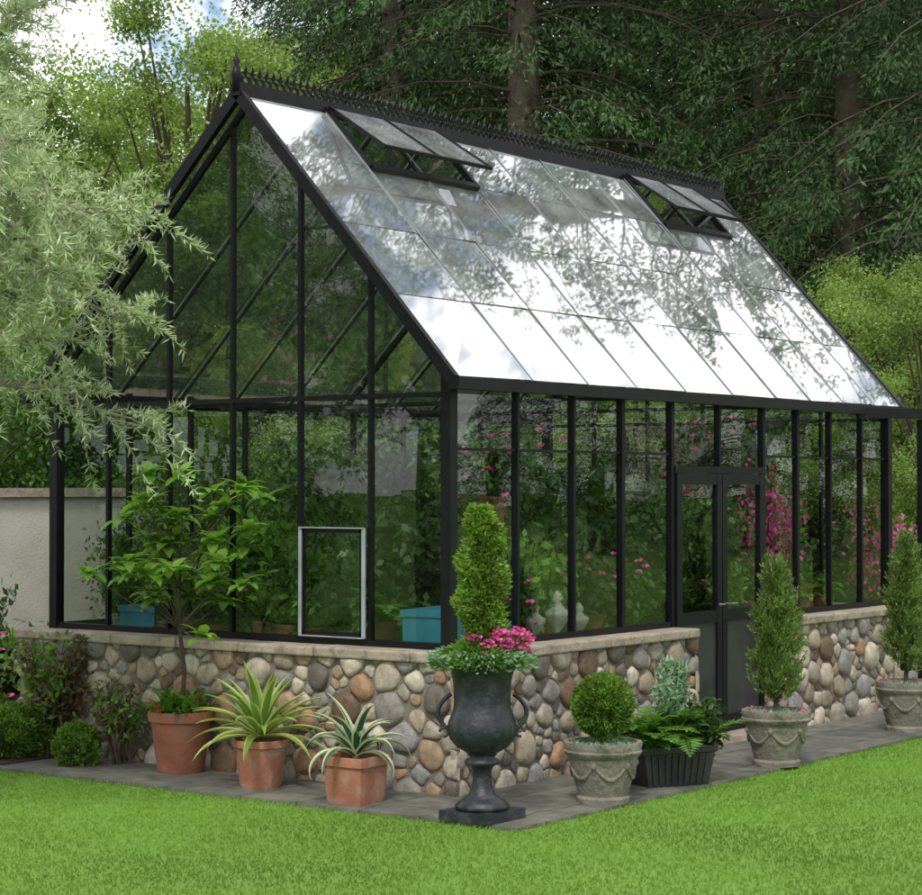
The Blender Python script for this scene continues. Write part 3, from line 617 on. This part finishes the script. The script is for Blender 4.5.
for (u,Z,s) in ((850,24,1.15),(930,22,1.1),(640,22,.9),(255,21,.9)):
    x,y=uz(u,Z);put(dec[1],'small_maple_tree' ,None,(x,y,-.1),U(0,6.28),s*.4)
# ------------------------------------------------------------------ greenhouse interior
def bench(x0,y0,x1,y1,z=.80):
    E=empty('potting_bench');A=Acc()
    if x1-x0>y1-y0:
        for y in np.arange(y0,y1-.04,.09): A.add(box((x0,y,z-.03),(x1,y+.07,z)))
    else:
        for x in np.arange(x0,x1-.04,.09): A.add(box((x,y0,z-.03),(x+.07,y1,z)))
    for x in(x0+.05,x1-.1,(x0+x1)/2):
        for y in(y0+.04,y1-.1): A.add(box((x,y,.03),(x+.05,y+.05,z-.032)))
    A.build('bench_frame',[M['wood']],E)
bench(.15,.16,.62,3.34);bench(.75,.16,2.5,.58);bench(4.2,.16,6.1,.62);bench(.75,2.9,6.1,3.34)
def small_pot(A,r=.09,h=.16,mi=0): 
    V,F=lathe(pot_round(r,h,rim=.03),18);A.add((V,F),mi,True)
def variant(kind):
    A=Acc();small_pot(A);b=(0,0,.14)
    if kind==0:
        for i in range(26): frond(A,b,U(0,6.28),U(.2,.38),U(.7,1.4),U(1.4,2.4),.28,15,1,1)
        ml=[M['terra'],M['fern']]
    elif kind==1:
        for i in range(16):
            p2=np.array([U(-.2,.2),U(-.2,.2),U(.3,.6)]);A.add(tube([b,p2],.004,4),2);n=40;P=np.array(b)+(p2-np.array(b))*U(.3,1,n)[:,None]+rng.normal(size=(n,3))*.04;A.add(leaves(P,rdir(n),U(.05,.1,n),U(.025,.045,n)),1)
        ml=[M['terra'],M['citrus'],M['bark']]
    elif kind==2:
        for i in range(22):
            V,Fc,Fe=strap(b,i*2.4,.3+1.1*i/22,U(.2,.35),.035,1.,7);A.add((V,np.concatenate([Fc,Fe])),1,True)
        ml=[M['terra2'],M['agave_c']]
    elif kind==3:
        n=900;P=np.array([0,0,.3])+rng.normal(size=(n,3))*[.1,.1,.08];A.add(leaves(P,rdir(n),U(.04,.07,n),U(.025,.04,n)),1)
        for i in range(44):
            c=np.array([0,0,.34])+rng.normal(size=3)*[.11,.11,.08];D=np.array([(math.cos(x),math.sin(x),U(-.3,.5)) for x in np.arange(6)*1.05]);A.add(leaves(np.repeat(c[None],6,0),D,.03,.025),2)
        ml=[M['terra'],M['dark'],M['pink']]
    elif kind==4:
        n=1500;z=U(0,1,n);a=U(0,6.28,n);r_=.13*np.sin(np.clip(z+.1,0,1)*math.pi)**.6;P=np.stack([r_*np.cos(a),r_*np.sin(a),.18+z*.55],1);A.add(leaves(P,rdir(n)+[0,0,.6],U(.04,.07,n),U(.015,.03,n)),1);ml=[M['stonepot'],M['shrubm']]
    elif kind==5:
        for i in range(30): frond(A,b,U(0,6.28),U(.22,.4),U(.9,1.4),U(1.,2.0),.25,15,1,1)
        ml=[M['terra2'],M['yel']]
    return A.mesh('plant%d'%kind,ml)
pv=[variant(i) for i in range(6)]
nm=['potted_fern','potted_shrub','potted_succulent','potted_flower','potted_evergreen','potted_bamboo']
def pp(k,x,y,z,s=1.):
    put(pv[k],nm[k],None,(x,y,z),U(0,6.28),s*U(.85,1.15))
for y in np.arange(.85,3.3,.27): pp(random.choice([0,1,2,3,4,5,1]),.38+U(-.1,.1),y,.80,U(.8,1.3))
for x in np.arange(.9,2.5,.2): pp(random.choice([0,1,2,3,3,4,1]),x,.40+U(-.08,.08),.80,U(.8,1.2))
for x in np.arange(4.3,6.1,.26): pp(random.choice([0,1,3,4,5]),x,.40+U(-.08,.08),.80,U(.8,1.2))
for x in np.arange(.85,6.1,.3): pp(random.choice([0,1,3,4,5,2]),x,3.12+U(-.08,.08),.80,U(.9,1.5))
for i in range(18):
    k=i%4 if i%8!=7 else 0
    put(inr[k],'greenhouse_shrub',None,(.95+(i%9)*.57+U(-.1,.1),1.3 if i<9 else 2.3,.03),U(0,6.28),U(.7,1.0))
for (x,y,z) in((1.5,.75,1.72),(4.9,1.1,1.9)):
    E=empty('hanging_basket',(x,y,z));put(pv[3],'basket_plant',E,(0,0,-.1),0,1.3);Acc().add(tube([(0,0,.1),(0,0,rz(y)-z-.08)],.004,4)).build('chain',[M['black']],E)
A=Acc()
for i in range(30):
    a=U(0,6.28);p2=np.array([U(-.45,.45),U(-.4,.4),U(1.1,1.9)]);p0=np.array([0,0,0.]);p1=(p0+p2)/2+[0,0,.3];t=np.linspace(0,1,8)[:,None];pts=(1-t)**2*p0+2*t*(1-t)*p1+t*t*p2;A.add(tube(pts,.006,4),0)
    n=60;tt=U(.3,1,n)[:,None];P=(1-tt)**2*p0+2*tt*(1-tt)*p1+tt*tt*p2+rng.normal(size=(n,3))*.06;A.add(leaves(P,rdir(n),.07,.04),1)
    n=70;tt=U(.55,1,n)[:,None];P=(1-tt)**2*p0+2*tt*(1-tt)*p1+tt*tt*p2+rng.normal(size=(n,3))*.06;A.add(leaves(P,rdir(n),.05,.045),2)
me=A.mesh('boug',[M['bark'],M['fern'],M['pink']]);put(me,'bougainvillea',None,(5.45,.75,.2),0,1.0);put(me,'bougainvillea',None,(7.1,.3,.05),2,.9)
for (x,y,s) in((.36,.30,1.5),(.66,.22,1.0),(.35,2.9,1.2)):
    E=empty('storage_crate',(x,y,.802),.2);A=Acc();w=.17*s;h=.2*s
    A.add(box((-w,-w*.7,0),(w,w*.7,h)));A.add(box((-w-.012,-w*.7-.012,h-.03),(w+.012,w*.7+.012,h+.012)))
    for q in np.linspace(-w*.8,w*.8,6): A.add(box((q-.008,-w*.7-.008,.02),(q+.008,w*.7+.008,h-.035)))
    A.build('crate',[M['teal']],E)
for (x,y,s) in((1.25,.22,.9),(1.5,.2,1.05),(1.8,.22,.8)):
    put(Acc().add(lathe([(.001,0),(.06,0),(.06,.02),(.03,.04),(.02,.1),(.05,.14),(.085,.2),(.09,.23),(.05,.25),(.03,.28),(.045,.31),(.03,.34),(.001,.37)],20),0,True).mesh('finial',[M['pale']]),'stone_finial',None,(x,y,.80),0,s)
E=empty('garden_pergola');A=Acc();x,y=uz(921,17.5)
A.add(box((x-.035,y-.035,0),(x+.035,y+.035,2.45)));A.add(box((x+2-.035,y-1.5-.035,0),(x+2+.035,y-1.5+.035,2.45)));A.add(bar((x-.5,y+.35,2.5),(x+2.6,y-1.95,2.5),.06,.08));A.build('posts_and_beam',[M['black']],E)
for u in (8,26): x,y=uz(u,16.6);put(pv[3],'potted_flower',None,(x,y,.03),0,1.5)
# ------------------------------------------------------------------ light
el=math.radians(50);sh=norm(np.array([-.9,-.43]));sd=Vector((sh[0]*math.cos(el),sh[1]*math.cos(el),math.sin(el)))
sl=bpy.data.lights.new('sun','SUN');sl.energy=2.7;sl.angle=math.radians(10);sl.color=(1,.96,.89);so=bpy.data.objects.new('sun',sl);C.objects.link(so);so.rotation_euler=sd.to_track_quat('Z','Y').to_euler()
w=bpy.data.worlds.new('World');bpy.context.scene.world=w;w.use_nodes=True;nt=w.node_tree;nt.nodes.clear()
out=N(nt,'ShaderNodeOutputWorld');bg=N(nt,'ShaderNodeBackground');bg.inputs[1].default_value=.145
sky=N(nt,'ShaderNodeTexSky',sky_type='NISHITA');sky.sun_disc=False;sky.sun_elevation=el;sky.sun_rotation=math.atan2(sh[0],sh[1])
tc=N(nt,'ShaderNodeTexCoord');n=noise(nt,11,5,.68,tc.outputs['Generated']);f=ramp(nt,n.outputs['Fac'],[(.38,(0,0,0)),(.5,(1,1,1))])
c=mixc(nt,f,sky.outputs[0],(11.5,11.6,11.8));nt.links.new(c,bg.inputs[0]);nt.links.new(bg.outputs[0],out.inputs[0])
# ------------------------------------------------------------------ camera
cd=bpy.data.cameras.new('camera');cam=bpy.data.objects.new('camera',cd);C.objects.link(cam)
cd.sensor_width=36;cd.sensor_fit='HORIZONTAL';cd.lens=2097.27/922*36;cd.clip_end=2000;cd.clip_start=.1
cam.location=(-10.4228,-7.7757,1.9);yaw,pit=.6353,.0183
cam.rotation_euler=Vector((math.cos(yaw)*math.cos(pit),math.sin(yaw)*math.cos(pit),math.sin(pit))).to_track_quat('-Z','Y').to_euler()
bpy.context.scene.camera=cam
vs=bpy.context.scene.view_settings;vs.view_transform='Standard';vs.look='None';vs.exposure=0
